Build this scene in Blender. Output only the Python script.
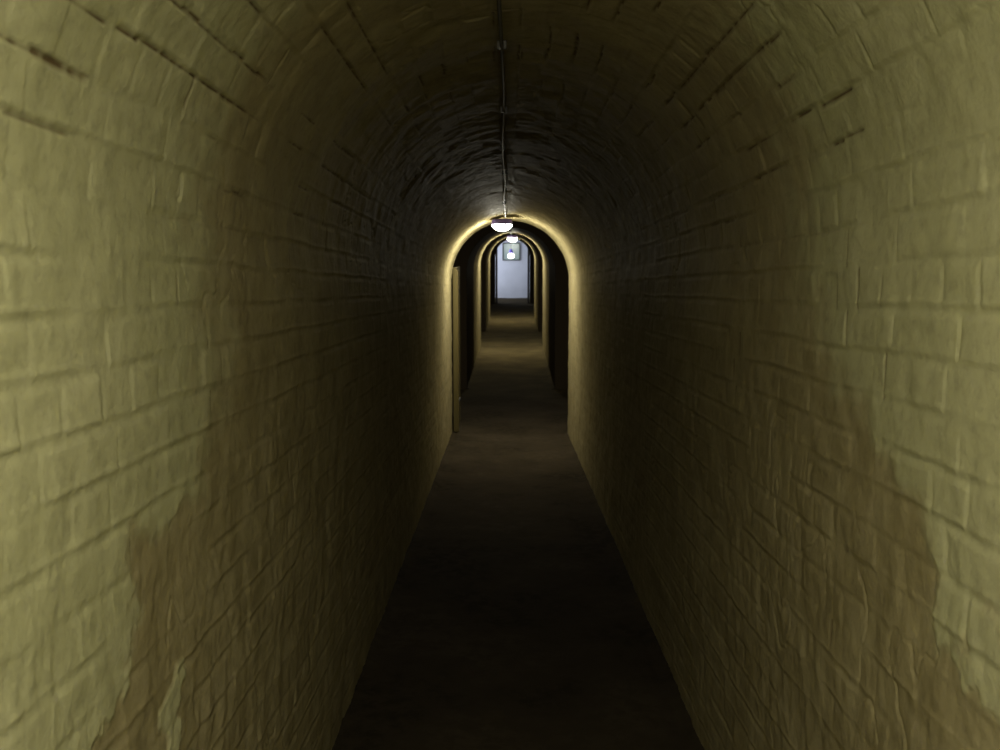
import bpy, bmesh, math, random
import numpy as np

for o in list(bpy.data.objects):
    bpy.data.objects.remove(o)
scene = bpy.context.scene
C = scene.collection

# ------------------------------------------------------------------ camera, world, exposure
SLOPE = 0.0443          # the near length of tunnel falls gently towards the first lamp
YK = 10.0               # where the fall ends and the floor runs level
R0, H0 = 0.60, 2.20     # half width and crown height of the tunnel
FPX = 970.0
EYE = 1.94
cd = bpy.data.cameras.new('camera')
cam = bpy.data.objects.new('camera', cd)
C.objects.link(cam)
cd.sensor_fit = 'HORIZONTAL'
cd.sensor_width = 36.0
cd.lens = 36.0 * FPX / 1000.0
cd.clip_start = 0.02
pitch = math.atan((375 - 247) / FPX)
yaw = math.atan((513.5 - 500) / FPX)
cam.location = (0.036, 0.0, EYE)
cd.dof.use_dof = True
cd.dof.focus_distance = 2.8
cd.dof.aperture_fstop = 8.0
cam.rotation_euler = (math.pi / 2 - pitch, 0, yaw)
scene.camera = cam

w = bpy.data.worlds.new('world')
scene.world = w
w.use_nodes = True
w.node_tree.nodes['Background'].inputs[0].default_value = (0.5, 0.6, 0.8, 1)
w.node_tree.nodes['Background'].inputs[1].default_value = 0.0

vs = scene.view_settings
vs.view_transform = 'Standard'
vs.look = 'None'
vs.exposure = 0.0
vs.gamma = 1.0
vs.use_curve_mapping = False

LAMP_STRENGTH = 322.0       # the lamp above the viewer
LAMP_STRENGTH_FAR = 290.0  # the lamps further down the tunnel
LAMP_COLOR = (1.0, 0.96, 0.80)

# daylight that falls through the side window of the far room
ad = bpy.data.lights.new('far_room_daylight', 'AREA')
ad.shape = 'RECTANGLE'
ad.size = 1.5
ad.size_y = 1.3
ad.color = (0.78, 0.84, 1.0)
ad.energy = 62
al = bpy.data.objects.new('far_room_daylight', ad)
C.objects.link(al)
al.location = (-1.98, 36.1, 1.45)
al.rotation_euler = (0, -math.pi / 2, 0)

# ------------------------------------------------------------------ noise
def _hash(ix, iy, seed):
    n = (ix.astype(np.int64) * 374761393 + iy.astype(np.int64) * 668265263 + seed * 1442695041) & 0x7fffffff
    n = ((n ^ (n >> 13)) * 1274126177) & 0x7fffffff
    n = ((n ^ (n >> 16)) * 60493) & 0x7fffffff
    return ((n ^ (n >> 11)) & 0xffff) / 65535.0

def vnoise(x, y, seed=0):
    ix = np.floor(x); iy = np.floor(y)
    fx = x - ix; fy = y - iy
    fx = fx * fx * fx * (fx * (fx * 6 - 15) + 10); fy = fy * fy * fy * (fy * (fy * 6 - 15) + 10)
    a = _hash(ix, iy, seed); b = _hash(ix + 1, iy, seed)
    c = _hash(ix, iy + 1, seed); d = _hash(ix + 1, iy + 1, seed)
    return (a + (b - a) * fx) * (1 - fy) + (c + (d - c) * fx) * fy - 0.5

def fbm(x, y, seed=0, octs=3):
    s = 0; a = 1.0; t = 0
    for k in range(octs):
        s = s + a * vnoise(x * 2 ** k, y * 2 ** k, seed + 17 * k); t += a; a *= 0.55
    return s / t

def smooth(a, b, v):
    t = np.clip((v - a) / (b - a), 0, 1)
    return t * t * (3 - 2 * t)

# ------------------------------------------------------------------ painted brick relief
BH, BL = 0.077, 0.228
def relief(t, y, z, seed):
    """t: distance up the wall and over the vault, y: along the tunnel, z: height; returns height, old paint, dark joints."""
    tw = t + 0.007 * vnoise(y * 3.1, t * 2.0, seed + 1) + 0.0035 * vnoise(y * 14, t * 14, seed + 2)
    yw = y + 0.006 * vnoise(y * 9, t * 13, seed + 3)
    row = np.floor(tw / BH)
    ft = tw / BH - row
    odd = np.mod(row, 2)
    L = np.where(odd < 0.5, BL, BL / 2)
    off = np.where(odd < 0.5, 0.0, BL / 4) + (_hash(row, row * 0, seed + 5) - 0.5) * 0.05
    u = (yw + off) / L
    col = np.floor(u); fu = u - col
    dt = np.minimum(ft, 1 - ft) * BH
    du = np.minimum(fu, 1 - fu) * L
    thick = np.clip(0.75 + 2.6 * fbm(y * 3.7, t * 5.3, seed + 9, 3), 0.05, 1.5)   # how far the paint has filled the joints
    jt = 1 - smooth(0.001, 0.013, dt)
    ju = 1 - smooth(0.001, 0.011, du)
    ju = ju * np.clip(1.5 * _hash(col, row, seed + 31) - 0.25, 0, 1)
    vault = smooth(2.2, 3.6, y) * smooth(1.65, 1.95, t)      # deeper in, the vault is laid in rings
    jt = jt * (1 - 0.75 * vault); ju = ju * (1 - 0.5 * vault)
    joint = np.maximum(jt, np.clip(ju, 0, 1))
    r1 = _hash(col, row, seed + 11); r2 = _hash(col, row, seed + 12); r3 = _hash(col, row, seed + 13)
    brick = (r1 - 0.5) * 0.0022 + (r2 - 0.5) * 0.003 * (ft - 0.5) + (r3 - 0.5) * 0.003 * (fu - 0.5)
    far = (1 - 0.45 * smooth(2.0, 5.0, y)) * (1 - 0.45 * vault)
    low = 1 - smooth(1.15, 1.75, z)                  # rougher, blown paint low on the walls
    h = brick * (1 - joint) - 0.0017 * joint * thick * far
    # a soft rolled lip of paint along the upper side of many bed joints
    lip = np.exp(-((ft * BH - 0.013) / 0.0042) ** 2) * np.clip(vnoise(y * 2.1, row * 3.7, seed + 21) * 2 + 0.55, 0, 1)
    h = h + 0.0016 * lip * (1 - 0.8 * vault)
    h = h + 0.0090 * fbm(y * 3.0, t * 3.5, seed + 41, 3) + 0.0036 * fbm(y * 22, t * 20, seed + 42, 3)
    runs = fbm(y * 19 + 2.0 * vnoise(y * 4, t * 4, seed + 45), t * 9.5 + 1.5 * vnoise(y * 5, t * 5, seed + 43), seed + 44, 3)
    h = h + (0.0016 + 0.0062 * low) * runs * far
    h = h + 0.0014 * vault * fbm(y * 16, t * 3.0, seed + 48, 3)
    h = h + low * 0.006 * np.clip(fbm(y * 11, t * 8, seed + 46, 2) - 0.05, 0, 1)
    # ragged paint patches, and a browner tone painting the light's fall-off
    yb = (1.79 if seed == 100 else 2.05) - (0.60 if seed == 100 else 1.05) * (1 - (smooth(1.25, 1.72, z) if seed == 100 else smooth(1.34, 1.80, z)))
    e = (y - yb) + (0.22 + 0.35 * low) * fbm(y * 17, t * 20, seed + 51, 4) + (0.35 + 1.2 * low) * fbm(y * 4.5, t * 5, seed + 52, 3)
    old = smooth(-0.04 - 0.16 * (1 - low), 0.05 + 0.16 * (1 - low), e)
    h = h - 0.0025 * smooth(-0.02, 0.02, e) * (0.25 + low)
    # fine cracks through the thick paint
    rd = np.abs(fbm(y * 5.5, t * 3.6, seed + 55, 3))
    crack = (1 - smooth(0.002, 0.010, rd)) * smooth(0.05, 0.18, vnoise(y * 2.7, t * 3.1, seed + 57))
    h = h - 0.0035 * crack
    # opened, dirty bed joints near the shoulders of the vault
    n = vnoise(y * 5.0, row * 2.3, seed + 61)
    dm = (1 - smooth(0.001, 0.0075, dt)) * smooth(0.14, 0.26, n) * smooth(1.55, 1.8, t) * (0.35 + 1.3 * np.clip(vnoise(y * 60, t * 60, seed + 62) + 0.45, 0, 1))
    n2 = vnoise(y * 6.0, t * 6.0, seed + 63)
    dm = np.maximum(dm, (1 - smooth(0.001, 0.004, du)) * smooth(0.33, 0.40, n2) * 0.8)
    dm = np.clip(dm, 0, 1) * (1 - 0.85 * smooth(2.6, 4.0, y))
    h = h - 0.004 * dm
    return h, old, dm

# ------------------------------------------------------------------ materials
def new_mat(name):
    m = bpy.data.materials.new(name); m.use_nodes = True
    nt = m.node_tree
    return m, nt, nt.nodes['Principled BSDF']

def N(nt, typ, **kw):
    n = nt.nodes.new(typ)
    for k, v in kw.items():
        setattr(n, k, v)
    return n

def mixcol(nt, fac, a, b, mode='MIX'):
    n = N(nt, 'ShaderNodeMix', data_type='RGBA', blend_type=mode)
    for sock, v in ((n.inputs[0], fac), (n.inputs[6], a), (n.inputs[7], b)):
        if isinstance(v, bpy.types.NodeSocket):
            nt.links.new(v, sock)
        else:
            sock.default_value = v if not isinstance(v, tuple) else (*v, 1.0)
    return n.outputs[2]

def noise(nt, scale, detail=4, rough=0.55, vec=None):
    n = N(nt, 'ShaderNodeTexNoise')
    n.inputs['Scale'].default_value = scale
    n.inputs['Detail'].default_value = detail
    n.inputs['Roughness'].default_value = rough
    if vec is not None:
        nt.links.new(vec, n.inputs['Vector'])
    return n.outputs[0]

def ramp(nt, src, a, b, va=0.0, vb=1.0):
    n = N(nt, 'ShaderNodeMapRange'); n.interpolation_type = 'SMOOTHSTEP'
    nt.links.new(src, n.inputs[0])
    n.inputs[1].default_value = a; n.inputs[2].default_value = b
    n.inputs[3].default_value = va; n.inputs[4].default_value = vb
    return n.outputs[0]

def wall_material():
    m, nt, b = new_mat('painted_brick')
    geo = N(nt, 'ShaderNodeNewGeometry')
    pos = geo.outputs['Position']
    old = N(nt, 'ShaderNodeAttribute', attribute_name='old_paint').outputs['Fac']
    drk = N(nt, 'ShaderNodeAttribute', attribute_name='dark_joint').outputs['Fac']
    n1 = ramp(nt, noise(nt, 2.2, 4, vec=pos), 0.3, 0.7)
    new = mixcol(nt, n1, (0.375, 0.36, 0.195), (0.42, 0.40, 0.23))
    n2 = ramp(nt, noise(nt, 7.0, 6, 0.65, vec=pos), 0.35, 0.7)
    oldc = mixcol(nt, n2, (0.27, 0.226, 0.115), (0.335, 0.287, 0.155))  # darker brown puts the lamp's fall-off into the wall colour
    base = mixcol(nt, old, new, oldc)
    n3 = ramp(nt, noise(nt, 30.0, 6, 0.7, vec=pos), 0.25, 0.55, 0.80, 1.0)
    comb = N(nt, 'ShaderNodeCombineColor')
    for k in range(3):
        nt.links.new(n3, comb.inputs[k])
    base = mixcol(nt, 1.0, base, comb.outputs[0], 'MULTIPLY')
    base = mixcol(nt, drk, base, (0.10, 0.065, 0.03))
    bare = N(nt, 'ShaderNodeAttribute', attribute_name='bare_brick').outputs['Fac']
    base = mixcol(nt, bare, base, (0.06, 0.045, 0.027))  # near-black brown paints the shade of the bays and just past them
    nt.links.new(base, b.inputs['Base Color'])
    b.inputs['Roughness'].default_value = 0.6
    b.inputs['Specular IOR Level'].default_value = 0.001
    bn = N(nt, 'ShaderNodeBump'); bn.inputs['Strength'].default_value = 0.35; bn.inputs['Distance'].default_value = 0.004
    nt.links.new(noise(nt, 120.0, 3, 0.6, vec=pos), bn.inputs['Height'])
    nt.links.new(bn.outputs[0], b.inputs['Normal'])
    return m

def floor_material():
    m, nt, b = new_mat('worn_concrete')
    pos = N(nt, 'ShaderNodeNewGeometry').outputs['Position']
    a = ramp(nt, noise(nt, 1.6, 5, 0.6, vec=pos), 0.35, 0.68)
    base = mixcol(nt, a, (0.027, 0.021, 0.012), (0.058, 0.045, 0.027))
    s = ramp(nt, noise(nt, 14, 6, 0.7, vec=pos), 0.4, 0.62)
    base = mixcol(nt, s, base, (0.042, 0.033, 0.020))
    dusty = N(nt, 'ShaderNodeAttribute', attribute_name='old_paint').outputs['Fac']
    dcol = mixcol(nt, a, (0.100, 0.078, 0.036), (0.150, 0.118, 0.054))  # lighter brown paints brighter lamp pools on the far floor
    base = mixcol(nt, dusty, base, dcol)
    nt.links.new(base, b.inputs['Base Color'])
    b.inputs['Roughness'].default_value = 0.85
    b.inputs['Specular IOR Level'].default_value = 0.008
    bn = N(nt, 'ShaderNodeBump'); bn.inputs['Strength'].default_value = 0.5; bn.inputs['Distance'].default_value = 0.006
    nt.links.new(noise(nt, 22.0, 6, 0.7, vec=pos), bn.inputs['Height'])
    nt.links.new(bn.outputs[0], b.inputs['Normal'])
    return m

def plain(name, c1, c2, rough=0.6, metal=0.0, scale=8.0, stretch=(1, 1, 1)):
    m, nt, b = new_mat(name)
    tc = N(nt, 'ShaderNodeTexCoord'); mp = N(nt, 'ShaderNodeMapping')
    nt.links.new(tc.outputs['Object'], mp.inputs[0]); mp.inputs['Scale'].default_value = stretch
    f = ramp(nt, noise(nt, scale, 5, 0.6, vec=mp.outputs[0]), 0.3, 0.7)
    nt.links.new(mixcol(nt, f, c1, c2), b.inputs['Base Color'])
    b.inputs['Roughness'].default_value = rough
    b.inputs['Metallic'].default_value = metal
    return m

def glow(name, col, strength):
    m, nt, b = new_mat(name)
    b.inputs['Base Color'].default_value = (0.9, 0.9, 0.88, 1)
    b.inputs['Roughness'].default_value = 0.35
    b.inputs['Emission Color'].default_value = (*col, 1)
    b.inputs['Emission Strength'].default_value = strength
    return m

M = {
    'wall': wall_material(),
    'floor': floor_material(),
    'white': plain('pale_plaster', (0.66, 0.68, 0.72), (0.74, 0.76, 0.80), 0.7, 0, 1.5),
    'wood': plain('varnished_timber', (0.10, 0.078, 0.024), (0.16, 0.125, 0.042), 0.45, 0, 9, (1, 1, 0.08)),
    'darkwood': plain('dark_timber', (0.035, 0.030, 0.030), (0.06, 0.05, 0.045), 0.55, 0, 9, (1, 1, 0.1)),
    'iron': plain('dark_iron', (0.05, 0.045, 0.04), (0.09, 0.08, 0.07), 0.5, 0.6, 20),
    'cap': plain('lamp_base_enamel', (0.26, 0.20, 0.80), (0.32, 0.25, 0.88), 0.4, 0.0, 20),  # violet paints the lens colour fringe around the lit lamps
    'conduit': plain('painted_conduit', (0.06, 0.052, 0.034), (0.09, 0.08, 0.052), 0.5, 0.0, 25),
    'frame': plain('dark_green_frame', (0.012, 0.016, 0.012), (0.02, 0.026, 0.02), 0.5, 0, 10),
    'bulb': glow('lit_diffuser', LAMP_COLOR, LAMP_STRENGTH),
    'bulb_deep': glow('lit_diffuser_deep', LAMP_COLOR, LAMP_STRENGTH_FAR),
    'bulb_deeper': glow('lit_diffuser_deeper', LAMP_COLOR, LAMP_STRENGTH_FAR * 1.1),
    'bulb_far': glow('lit_globe', (1.0, 0.97, 0.86), 5.0),
}

def glass_material():
    m, nt, b = new_mat('greenish_glass')
    b.inputs['Base Color'].default_value = (0.42, 0.52, 0.47, 1)
    b.inputs['Roughness'].default_value = 0.12
    b.inputs['Specular IOR Level'].default_value = 0.7
    return m
M['glass'] = glass_material()

# ------------------------------------------------------------------ object helpers
def link_obj(name, me, mat, parent=None, smoothf=True):
    o = bpy.data.objects.new(name, me)
    C.objects.link(o)
    if mat is not None:
        me.materials.append(mat)
    if parent is not None:
        o.parent = parent
    if smoothf:
        me.polygons.foreach_set('use_smooth', [True] * len(me.polygons))
    return o

def obj(name, bm, mat, parent=None, smoothf=False):
    me = bpy.data.meshes.new(name)
    bm.normal_update()
    bm.to_mesh(me); bm.free()
    return link_obj(name, me, mat, parent, smoothf)

def thing(name, label, cat, loc, group=None, rotz=0.0):
    o = bpy.data.objects.new(name, None)
    C.objects.link(o)
    o.empty_display_size = 0.1
    o.location = loc; o.rotation_euler = (0, 0, rotz)
    o['label'] = label; o['category'] = cat
    if group:
        o['group'] = group
    return o

def box(bm, x0, x1, y0, y1, z0, z1, bev=0.0):
    r = bmesh.ops.create_cube(bm, size=1)
    for v in r['verts']:
        v.co = ((x0 + x1) / 2 + v.co.x * (x1 - x0), (y0 + y1) / 2 + v.co.y * (y1 - y0), (z0 + z1) / 2 + v.co.z * (z1 - z0))
    if bev > 0:
        ed = set(e for v in r['verts'] for e in v.link_edges)
        bmesh.ops.bevel(bm, geom=list(ed), offset=bev, segments=2, affect='EDGES', profile=0.6)

def lathe(bm, prof, seg=40, sx=1.0, sy=1.0):
    rings = []
    for r, z in prof:
        if r < 1e-6:
            rings.append([bm.verts.new((0, 0, z))])
        else:
            rings.append([bm.verts.new((r * sx * math.cos(2 * math.pi * k / seg), r * sy * math.sin(2 * math.pi * k / seg), z)) for k in range(seg)])
    for a, b in zip(rings, rings[1:]):
        for k in range(seg):
            k2 = (k + 1) % seg
            if len(a) == 1 and len(b) == 1:
                continue
            if len(a) == 1:
                bm.faces.new((a[0], b[k2], b[k]))
            elif len(b) == 1:
                bm.faces.new((a[k], a[k2], b[0]))
            else:
                bm.faces.new((a[k], a[k2], b[k2], b[k]))
    bmesh.ops.recalc_face_normals(bm, faces=bm.faces)

def tube(bm, pts, r, seg=10):
    rings = []
    n = len(pts)
    P = [np.array(p, float) for p in pts]
    for i, p in enumerate(P):
        d = P[min(i + 1, n - 1)] - P[max(i - 1, 0)]
        d /= np.linalg.norm(d)
        a = np.array([1.0, 0, 0]) if abs(d[0]) < 0.8 else np.array([0, 0, 1.0])
        u = np.cross(d, a); u /= np.linalg.norm(u); v = np.cross(d, u)
        rings.append([bm.verts.new(p + r * (math.cos(2 * math.pi * k / seg) * u + math.sin(2 * math.pi * k / seg) * v)) for k in range(seg)])
    for a, b in zip(rings, rings[1:]):
        for k in range(seg):
            bm.faces.new((a[k], a[(k + 1) % seg], b[(k + 1) % seg], b[k]))
    bm.faces.new(rings[0]); bm.faces.new(rings[-1])
    bmesh.ops.recalc_face_normals(bm, faces=bm.faces)

class Acc:
    """collects grids of vertices with two attributes and links them as one mesh."""
    def __init__(self):
        self.v = []; self.f = []; self.a = []; self.d = []; self.b = []; self.n = 0
    def grid(self, P, old, dark, flip=False, bare=0.0):
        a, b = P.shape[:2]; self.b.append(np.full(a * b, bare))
        self.v.append(P.reshape(-1, 3)); self.a.append(old.reshape(-1)); self.d.append(dark.reshape(-1))
        i = np.arange(a * b).reshape(a, b) + self.n
        q = np.stack([i[:-1, :-1], i[1:, :-1], i[1:, 1:], i[:-1, 1:]], -1).reshape(-1, 4)
        if flip:
            q = q[:, ::-1]
        self.f.append(q); self.n += a * b
    def build(self, name, mat):
        V = np.concatenate(self.v).astype(np.float32); F = np.concatenate(self.f).astype(np.int32)
        me = bpy.data.meshes.new(name)
        me.vertices.add(len(V)); me.vertices.foreach_set('co', V.ravel())
        me.loops.add(F.size); me.loops.foreach_set('vertex_index', F.ravel())
        me.polygons.add(len(F)); me.polygons.foreach_set('loop_start', np.arange(0, F.size, 4, dtype=np.int32))
        me.update(calc_edges=True)
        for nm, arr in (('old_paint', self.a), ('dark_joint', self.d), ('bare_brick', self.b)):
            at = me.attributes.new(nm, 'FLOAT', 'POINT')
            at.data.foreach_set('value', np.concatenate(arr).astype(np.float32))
        o = link_obj(name, me, mat)
        o['kind'] = 'structure'
        return o

# ------------------------------------------------------------------ the tunnel shell
def profile(t, R, H):
    """t from the foot of the left wall over the vault to the foot of the right wall."""
    hw = H - R; arc = math.pi * R
    x = np.empty_like(t); z = np.empty_like(t); nx = np.empty_like(t); nz = np.empty_like(t)
    l = t <= hw; r = t >= hw + arc; m = ~(l | r)
    x[l] = -R; z[l] = t[l]; nx[l] = 1; nz[l] = 0
    x[r] = R; z[r] = 2 * hw + arc - t[r]; nx[r] = -1; nz[r] = 0
    th = math.pi - (t[m] - hw) / R
    x[m] = R * np.cos(th); z[m] = hw + R * np.sin(th); nx[m] = -np.cos(th); nz[m] = -np.sin(th)
    return x, z, nx, nz

def drop(y):
    return np.where(y < YK, SLOPE * (YK - y), 0.0)

def bend(y):
    """the near length also drifts slightly to the right towards the viewer."""
    return np.where(y < YK, 0.0076 * (YK - y), 0.0)

acc = {'wall_left': Acc(), 'ceiling': Acc(), 'wall_right': Acc()}
def section(ys, R, H, ds, edge0=False, edge1=False, bare=0.0):
    hw = H - R; arc = math.pi * R; tot = 2 * hw + arc
    for name, t0, t1 in (('wall_left', -0.03, hw), ('ceiling', hw, hw + arc), ('wall_right', hw + arc, tot + 0.03)):
        n = max(2, int(round((t1 - t0) / ds)) + 1)
        t = np.linspace(t0, t1, n)
        x, z, nx, nz = profile(t, R, H)
        Y, T = np.meshgrid(ys, t, indexing='ij')
        # the bond runs up from each wall foot and meets at the crown
        right = T > tot / 2
        tl = np.where(right, tot - T, T)
        Z = np.broadcast_to(z, T.shape)
        h = np.zeros_like(T); od = np.zeros_like(T); dk = np.zeros_like(T)
        if (~right).any():
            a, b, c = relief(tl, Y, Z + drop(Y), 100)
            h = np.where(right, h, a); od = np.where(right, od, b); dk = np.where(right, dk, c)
        if right.any():
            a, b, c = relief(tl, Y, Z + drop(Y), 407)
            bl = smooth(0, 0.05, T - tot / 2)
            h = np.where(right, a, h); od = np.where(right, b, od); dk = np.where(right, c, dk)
        # worn, rounded arrises where a length of tunnel stops
        for on, ye in ((edge0, ys[0]), (edge1, ys[-1])):
            if on:
                q = np.clip(1 - np.abs(Y - ye) / 0.035, 0, 1)
                h = h - 0.035 * (1 - np.sqrt(np.clip(1 - q * q, 0, 1)))
        P = np.stack([x + nx * h + bend(Y), Y, z + nz * h + drop(Y)], -1)
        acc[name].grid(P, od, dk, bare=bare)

def ring(y, Ra, Ha, Rb, Hb):
    """end face of brickwork between the tunnel outline a and the wider outline b."""
    for name, u0, u1 in (('wall_left', 0, 0.5), ('wall_right', 0.5, 1)):
        u = np.linspace(u0, u1, 60)
        hwa, hwb = Ha - Ra, Hb - Rb
        # both outlines walked by matching wall and arc fractions
        def pt(R, H):
            hw = H - R; f = 0.3
            t = np.where(u < f, u / f * hw, np.where(u > 1 - f, hw + math.pi * R + (u - 1 + f) / f * hw, hw + (u - f) / (1 - 2 * f) * math.pi * R))
            x, z, _, _ = profile(t, R, H)
            return x, z
        xa, za = pt(Ra, Ha); xb, zb = pt(Rb, Hb)
        k = np.linspace(0, 1, 12)[:, None]
        X = xa + (xb - xa) * k; Z = za + (zb - za) * k
        hh = 0.004 * fbm(X * 9, Z * 9, 77, 3)
        P = np.stack([X, y + hh, Z + float(drop(np.array(y)))], -1)
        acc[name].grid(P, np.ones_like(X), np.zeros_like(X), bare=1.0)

def rows(*segs):
    out = []
    for a, b, st in segs:
        n = max(1, int(round((b - a) / st)))
        out.append(np.linspace(a, b, n, endpoint=False))
    return np.concatenate(out + [np.array([segs[-1][1]])])

RB, HB = 0.98, 2.62
section(rows((-4.0, 0.6, 0.06)), R0, H0, 0.03)
section(rows((0.6, 0.95, 0.008), (0.95, 1.7, 0.004), (1.7, 2.6, 0.006), (2.6, 4.5, 0.010)), R0, H0, 0.0042)
section(rows((4.5, 9.0, 0.016), (9.0, 9.95, 0.010), (9.95, 10.0, 0.004)), R0, H0, 0.010, edge1=True)
section(rows((10.0, 13.2, 0.05)), RB, HB, 0.05, bare=1.0)  # bay brick darkened in colour to stand for shade
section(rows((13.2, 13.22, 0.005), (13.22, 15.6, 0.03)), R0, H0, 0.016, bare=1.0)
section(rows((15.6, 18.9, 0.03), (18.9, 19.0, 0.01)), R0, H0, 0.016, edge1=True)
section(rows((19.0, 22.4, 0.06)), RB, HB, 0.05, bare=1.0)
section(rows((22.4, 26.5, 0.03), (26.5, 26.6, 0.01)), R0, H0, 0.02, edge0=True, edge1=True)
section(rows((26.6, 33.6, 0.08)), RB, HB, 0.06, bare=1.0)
section(rows((33.6, 34.1, 0.02)), R0, H0, 0.02, edge1=True)
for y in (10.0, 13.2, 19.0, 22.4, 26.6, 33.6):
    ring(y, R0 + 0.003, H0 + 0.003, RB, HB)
for k, a in acc.items():
    a.build(k, M['wall'])

# floor: one worn concrete strip, wider in the bays
fa = Acc()
for y0, y1, hwid, st in ((-4.0, 1.5, R0, 0.05), (1.5, 10.0, R0, 0.02), (10.0, 13.2, RB, 0.05), (13.2, 19.0, R0, 0.04), (19.0, 22.4, RB, 0.06),
                         (22.4, 26.6, R0, 0.06), (26.6, 33.6, RB, 0.08), (33.6, 34.1, R0, 0.05), (34.1, 37.4, 2.0, 0.1)):
    ys = rows((y0, y1, st)); xs = np.linspace(-hwid - 0.02, hwid + 0.02, 61)
    Y, X = np.meshgrid(ys, xs, indexing='ij')
    Z = drop(Y) + 0.006 * fbm(X * 2.2, Y * 2.2, 5, 3) + 0.002 * fbm(X * 14, Y * 14, 6, 2)
    # trodden hollow along the middle, a little fillet of mortar at each wall
    Z = Z - 0.010 * np.exp(-(X / 0.3) ** 2) + 0.018 * smooth(hwid - 0.035, hwid, np.abs(X))
    fa.grid(np.stack([X + bend(Y), Y, Z], -1), smooth(11.5, 15.0, Y + 0.6 * vnoise(X * 3, Y * 2, 9)) * (1 - 0.9 * smooth(32.5, 34.0, Y)), np.zeros_like(X), flip=True)  # paler far floor paints stronger lamp pools, darkened again at the far room
fa.build('floor', M['floor'])

# wall closing the tunnel behind the viewer
bm = bmesh.new(); box(bm, -0.7, 0.9, -4.1, -3.98, 0.3, 3.1)
o = obj('wall_back', bm, M['wall']); o['kind'] = 'structure'

# the far room: pale plaster walls, ceiling, and a side window that lets daylight in
WZ0, WZ1, WY0, WY1 = 0.80, 2.10, 35.35, 36.85
def struct(name, boxes, mat):
    bm = bmesh.new()
    for b in boxes:
        box(bm, *b)
    o = obj(name, bm, mat); o['kind'] = 'structure'
    return o
struct('wall_far', [(-2.1, 2.1, 37.4, 37.5, -0.05, 2.8)], M['white'])
struct('wall_right.001', [(2.0, 2.1, 34.1, 37.4, -0.05, 2.8)], M['white'])
struct('wall_left.001', [(-2.1, -2.0, 34.1, WY0, -0.05, 2.8), (-2.1, -2.0, WY1, 37.4, -0.05, 2.8),
                         (-2.1, -2.0, WY0, WY1, -0.05, WZ0), (-2.1, -2.0, WY0, WY1, WZ1, 2.8)], M['white'])
struct('ceiling.001', [(-2.1, 2.1, 34.0, 37.5, 2.7, 2.8)], M['white'])
bm = bmesh.new()     # wall with the arched opening at the near side of the far room
N_ = 48
t = np.linspace(0, 2 * (H0 - R0) + math.pi * R0, N_)
xa, za, _, _ = profile(t, R0 + 0.004, H0 + 0.004)
ob = []
for x, z in zip(xa, za):
    s = max(abs(x) / 2.05, (z - 1.0) / 1.75 if z > 1.0 else 0, 1e-3)
    ob.append((x / s, 1.0 + (z - 1.0) / s if z > 1.0 else z))
for yy in (34.105,):
    va = [bm.verts.new((x, yy, z)) for x, z in zip(xa, za)]
    vb = [bm.verts.new((x, yy, z)) for x, z in ob]
    for k in range(N_ - 1):
        bm.faces.new((va[k], va[k + 1], vb[k + 1], vb[k]))
bmesh.ops.solidify(bm, geom=bm.faces[:], thickness=0.03)
o = obj('wall_near', bm, M['white']); o['kind'] = 'structure'
# side window frame
bm = bmesh.new()
for b in ((-2.06, -2.01, WY0, WY0 + 0.05, WZ0, WZ1), (-2.06, -2.01, WY1 - 0.05, WY1, WZ0, WZ1),
          (-2.06, -2.01, WY0, WY1, WZ0, WZ0 + 0.05), (-2.06, -2.01, WY0, WY1, WZ1 - 0.05, WZ1)):
    box(bm, *b)
o = obj('window_1', bm, M['white']); o['kind'] = 'structure'

# ------------------------------------------------------------------ ceiling lamps
def make_lamp(loc, label, bulb='bulb_deep', drop_=0.0):
    t = thing('ceiling_lamp', label, 'lamp', loc, 'round bulkhead lamps along the tunnel crown')
    bm = bmesh.new(); lathe(bm, [(0, 0.0), (0.082, 0.0), (0.094, -0.008), (0.100, -0.040), (0.101, -0.054), (0.094, -0.050), (0, -0.050)], 48)
    obj('base_plate', bm, M['cap'], t, True)
    bm = bmesh.new()
    pr = [(0.091, -0.048)] + [(0.091 * math.cos(a), -0.052 - 0.060 * math.sin(a)) for a in np.linspace(0, math.pi / 2 - 0.001, 12)]
    pr[-1] = (0, pr[-1][1])
    lathe(bm, pr, 40)
    obj('diffuser', bm, M[bulb], t, True)
    if drop_:
        bm = bmesh.new(); tube(bm, [(0, 0, -0.004), (0, 0, drop_)], 0.012, 12)
        obj('stem', bm, M['iron'], t, True)
    for k in range(3):
        a = 2 * math.pi * k / 3 + 0.5
        bm = bmesh.new(); box(bm, -0.008, 0.008, -0.006, 0.006, -0.056, -0.034, 0.002)
        for v in bm.verts:
            v.co.x += 0.099
            x, y = v.co.x, v.co.y
            v.co.x = x * math.cos(a) - y * math.sin(a); v.co.y = x * math.sin(a) + y * math.cos(a)
        obj('clip', bm, M['iron'], t)
    return t

def crown(x, y):
    return H0 - R0 + math.sqrt(R0 * R0 - x * x) + float(drop(np.array(y)))

make_lamp((0.04, 0.08, crown(0.2, 0.08) - 0.14), 'lit round ceiling lamp at the near end of the tunnel, above the viewer', 'bulb', 0.165)
make_lamp((-0.075, 9.32, crown(0.15, 9.32) - 0.008), 'nearest lit round ceiling lamp, at the crown of the first arch')
make_lamp((0.01, 18.2, crown(0.12, 18.2) - 0.03), 'lit round ceiling lamp of the second arch, smaller and just above the square frame', 'bulb_deeper')
make_lamp((0.02, 25.8, crown(0.12, 25.8)), 'lit round ceiling lamp of the third arch, hidden behind the second lamp', 'bulb_deeper')

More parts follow.
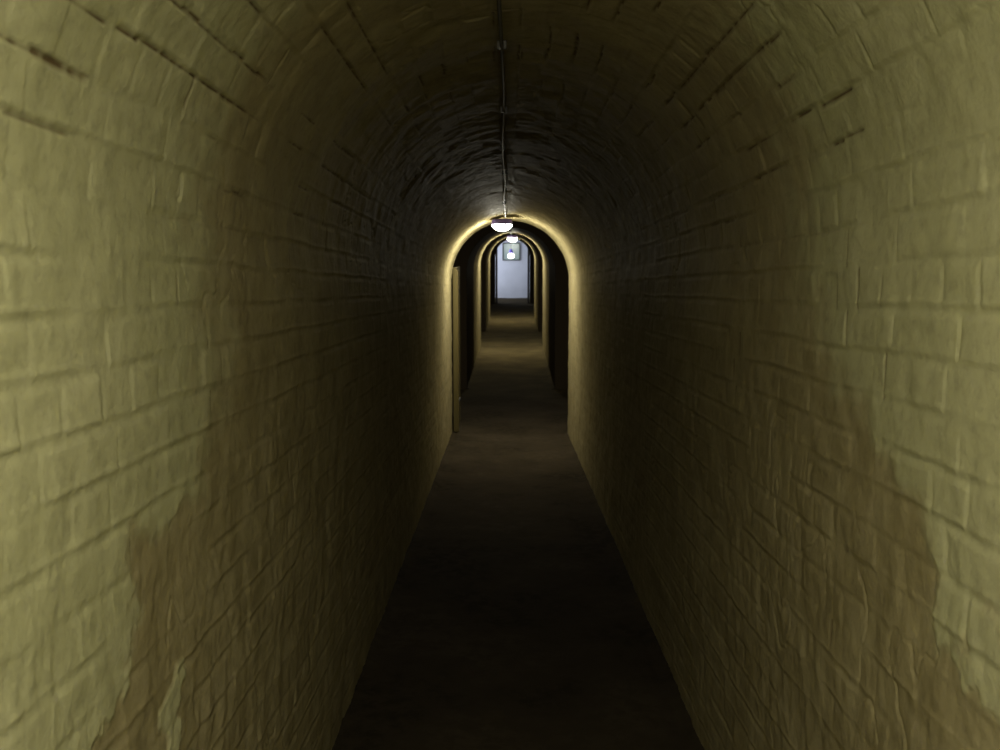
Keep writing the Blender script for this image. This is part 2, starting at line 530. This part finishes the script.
# ------------------------------------------------------------------ conduit along the crown
def conduit(y0, y1, label, x0, x1, clips):
    root = thing('ceiling_conduit', label, 'pipe', (0, y0, 0), 'electrical conduit runs along the crown')
    n = max(8, int((y1 - y0) / 0.15)); pts = []
    for i in range(n + 1):
        f = i / n; y = y0 + (y1 - y0) * f
        x = x0 + (x1 - x0) * f + 0.005 * math.sin(y * 2.3)
        pts.append((x + float(bend(y)), y - y0, crown(x, y) - 0.021 - 0.002 * math.sin(y * 4.7)))
    bm = bmesh.new(); tube(bm, pts, 0.0055)
    obj('pipe', bm, M['conduit'], root, True)
    for i in range(clips):
        y = y0 + (y1 - y0) * (i + 0.5) / clips
        x = x0 + (x1 - x0) * (i + 0.5) / clips + 0.005 * math.sin(y * 2.3)
        z = crown(x, y); x += float(bend(y))
        bm = bmesh.new(); box(bm, x - 0.014, x + 0.014, y - y0 - 0.006, y - y0 + 0.006, z - 0.026, z - 0.002, 0.003)
        obj('clip', bm, M['conduit'], root)
conduit(0.36, 9.20, 'thin conduit along the near tunnel crown, leading to the first lamp', -0.055, -0.050, 9)
conduit(13.3, 18.08, 'thin conduit along the crown between first and second arch', -0.02, -0.01, 5)
conduit(22.5, 25.68, 'thin conduit along the crown leading to the third lamp', -0.01, 0.0, 4)

# ------------------------------------------------------------------ timber door folded back just past the first arch, left
dr = thing('wooden_door', 'narrow varnished wooden door standing open edge-on at the left of the first arch', 'door', (-0.592, 10.02, 0.0))
bm = bmesh.new(); box(bm, 0.0, 0.036, 0.02, 0.72, 0.01, 1.73, 0.004)
obj('leaf', bm, M['wood'], dr)
bm = bmesh.new(); box(bm, 0.034, 0.054, 0.02, 0.12, 0.01, 1.705, 0.004)
obj('stile', bm, M['wood'], dr)
for z in (0.25, 1.45):
    bm = bmesh.new(); box(bm, 0.036, 0.044, 0.13, 0.55, z, z + 0.045, 0.002)
    obj('strap_hinge', bm, M['iron'], dr)

# dark timber posts either side of the last opening
for s, lab in ((-1, 'dark timber door post on the left side of the farthest opening'), (1, 'dark timber door post on the right side of the farthest opening')):
    p = thing('door_post', lab, 'post', (s * 0.553, 33.85, 0), 'posts of the farthest opening')
    bm = bmesh.new(); box(bm, -0.034, 0.034, -0.06, 0.06, 0.0, 1.90, 0.006); obj('shaft', bm, M['darkwood'], p)
    bm = bmesh.new(); box(bm, -0.037, 0.037, -0.07, 0.07, 1.90, 1.94, 0.006); obj('cap', bm, M['darkwood'], p)

# ------------------------------------------------------------------ square framed glass on the pale end wall
cx, cz, hs = -0.05, 1.765, 0.335
fr = thing('framed_glass_panel', 'square glass panel in a thin dark frame on the pale end wall', 'window', (cx, 37.4, cz - hs))
bm = bmesh.new(); b = 0.032
for q in ((-hs, hs, 0, b), (-hs, hs, 2 * hs - b, 2 * hs), (-hs, -hs + b, b, 2 * hs - b), (hs - b, hs, b, 2 * hs - b)):
    box(bm, q[0], q[1], -0.045, 0.0, q[2], q[3], 0.004)
obj('frame', bm, M['frame'], fr)
bm = bmesh.new(); box(bm, -hs + b, hs - b, -0.020, 0.0, b, 2 * hs - b)
obj('glass_pane', bm, M['glass'], fr)

# pendant globe hanging in the far room, seen before the framed glass
pl = thing('pendant_lamp', 'round lit globe lamp hanging in front of the square framed glass', 'lamp', (-0.06, 36.3, 1.50))
bm = bmesh.new()
lathe(bm, [(0, -0.0)] + [(0.125 * math.sin(a), 0.115 - 0.105 * math.cos(a)) for a in np.linspace(0.15, math.pi - 0.45, 20)] + [(0, 0.23)], 36)
obj('globe', bm, M['bulb_far'], pl, True)
bm = bmesh.new(); lathe(bm, [(0, 0.205), (0.07, 0.205), (0.075, 0.27), (0.045, 0.34), (0.014, 0.37), (0, 0.37)], 32)
obj('gallery_cap', bm, M['cap'], pl, True)
bm = bmesh.new(); tube(bm, [(0, 0, 0.36), (0, 0, 2.70 - 1.50)], 0.005, 8)
obj('cord', bm, M['iron'], pl, True)
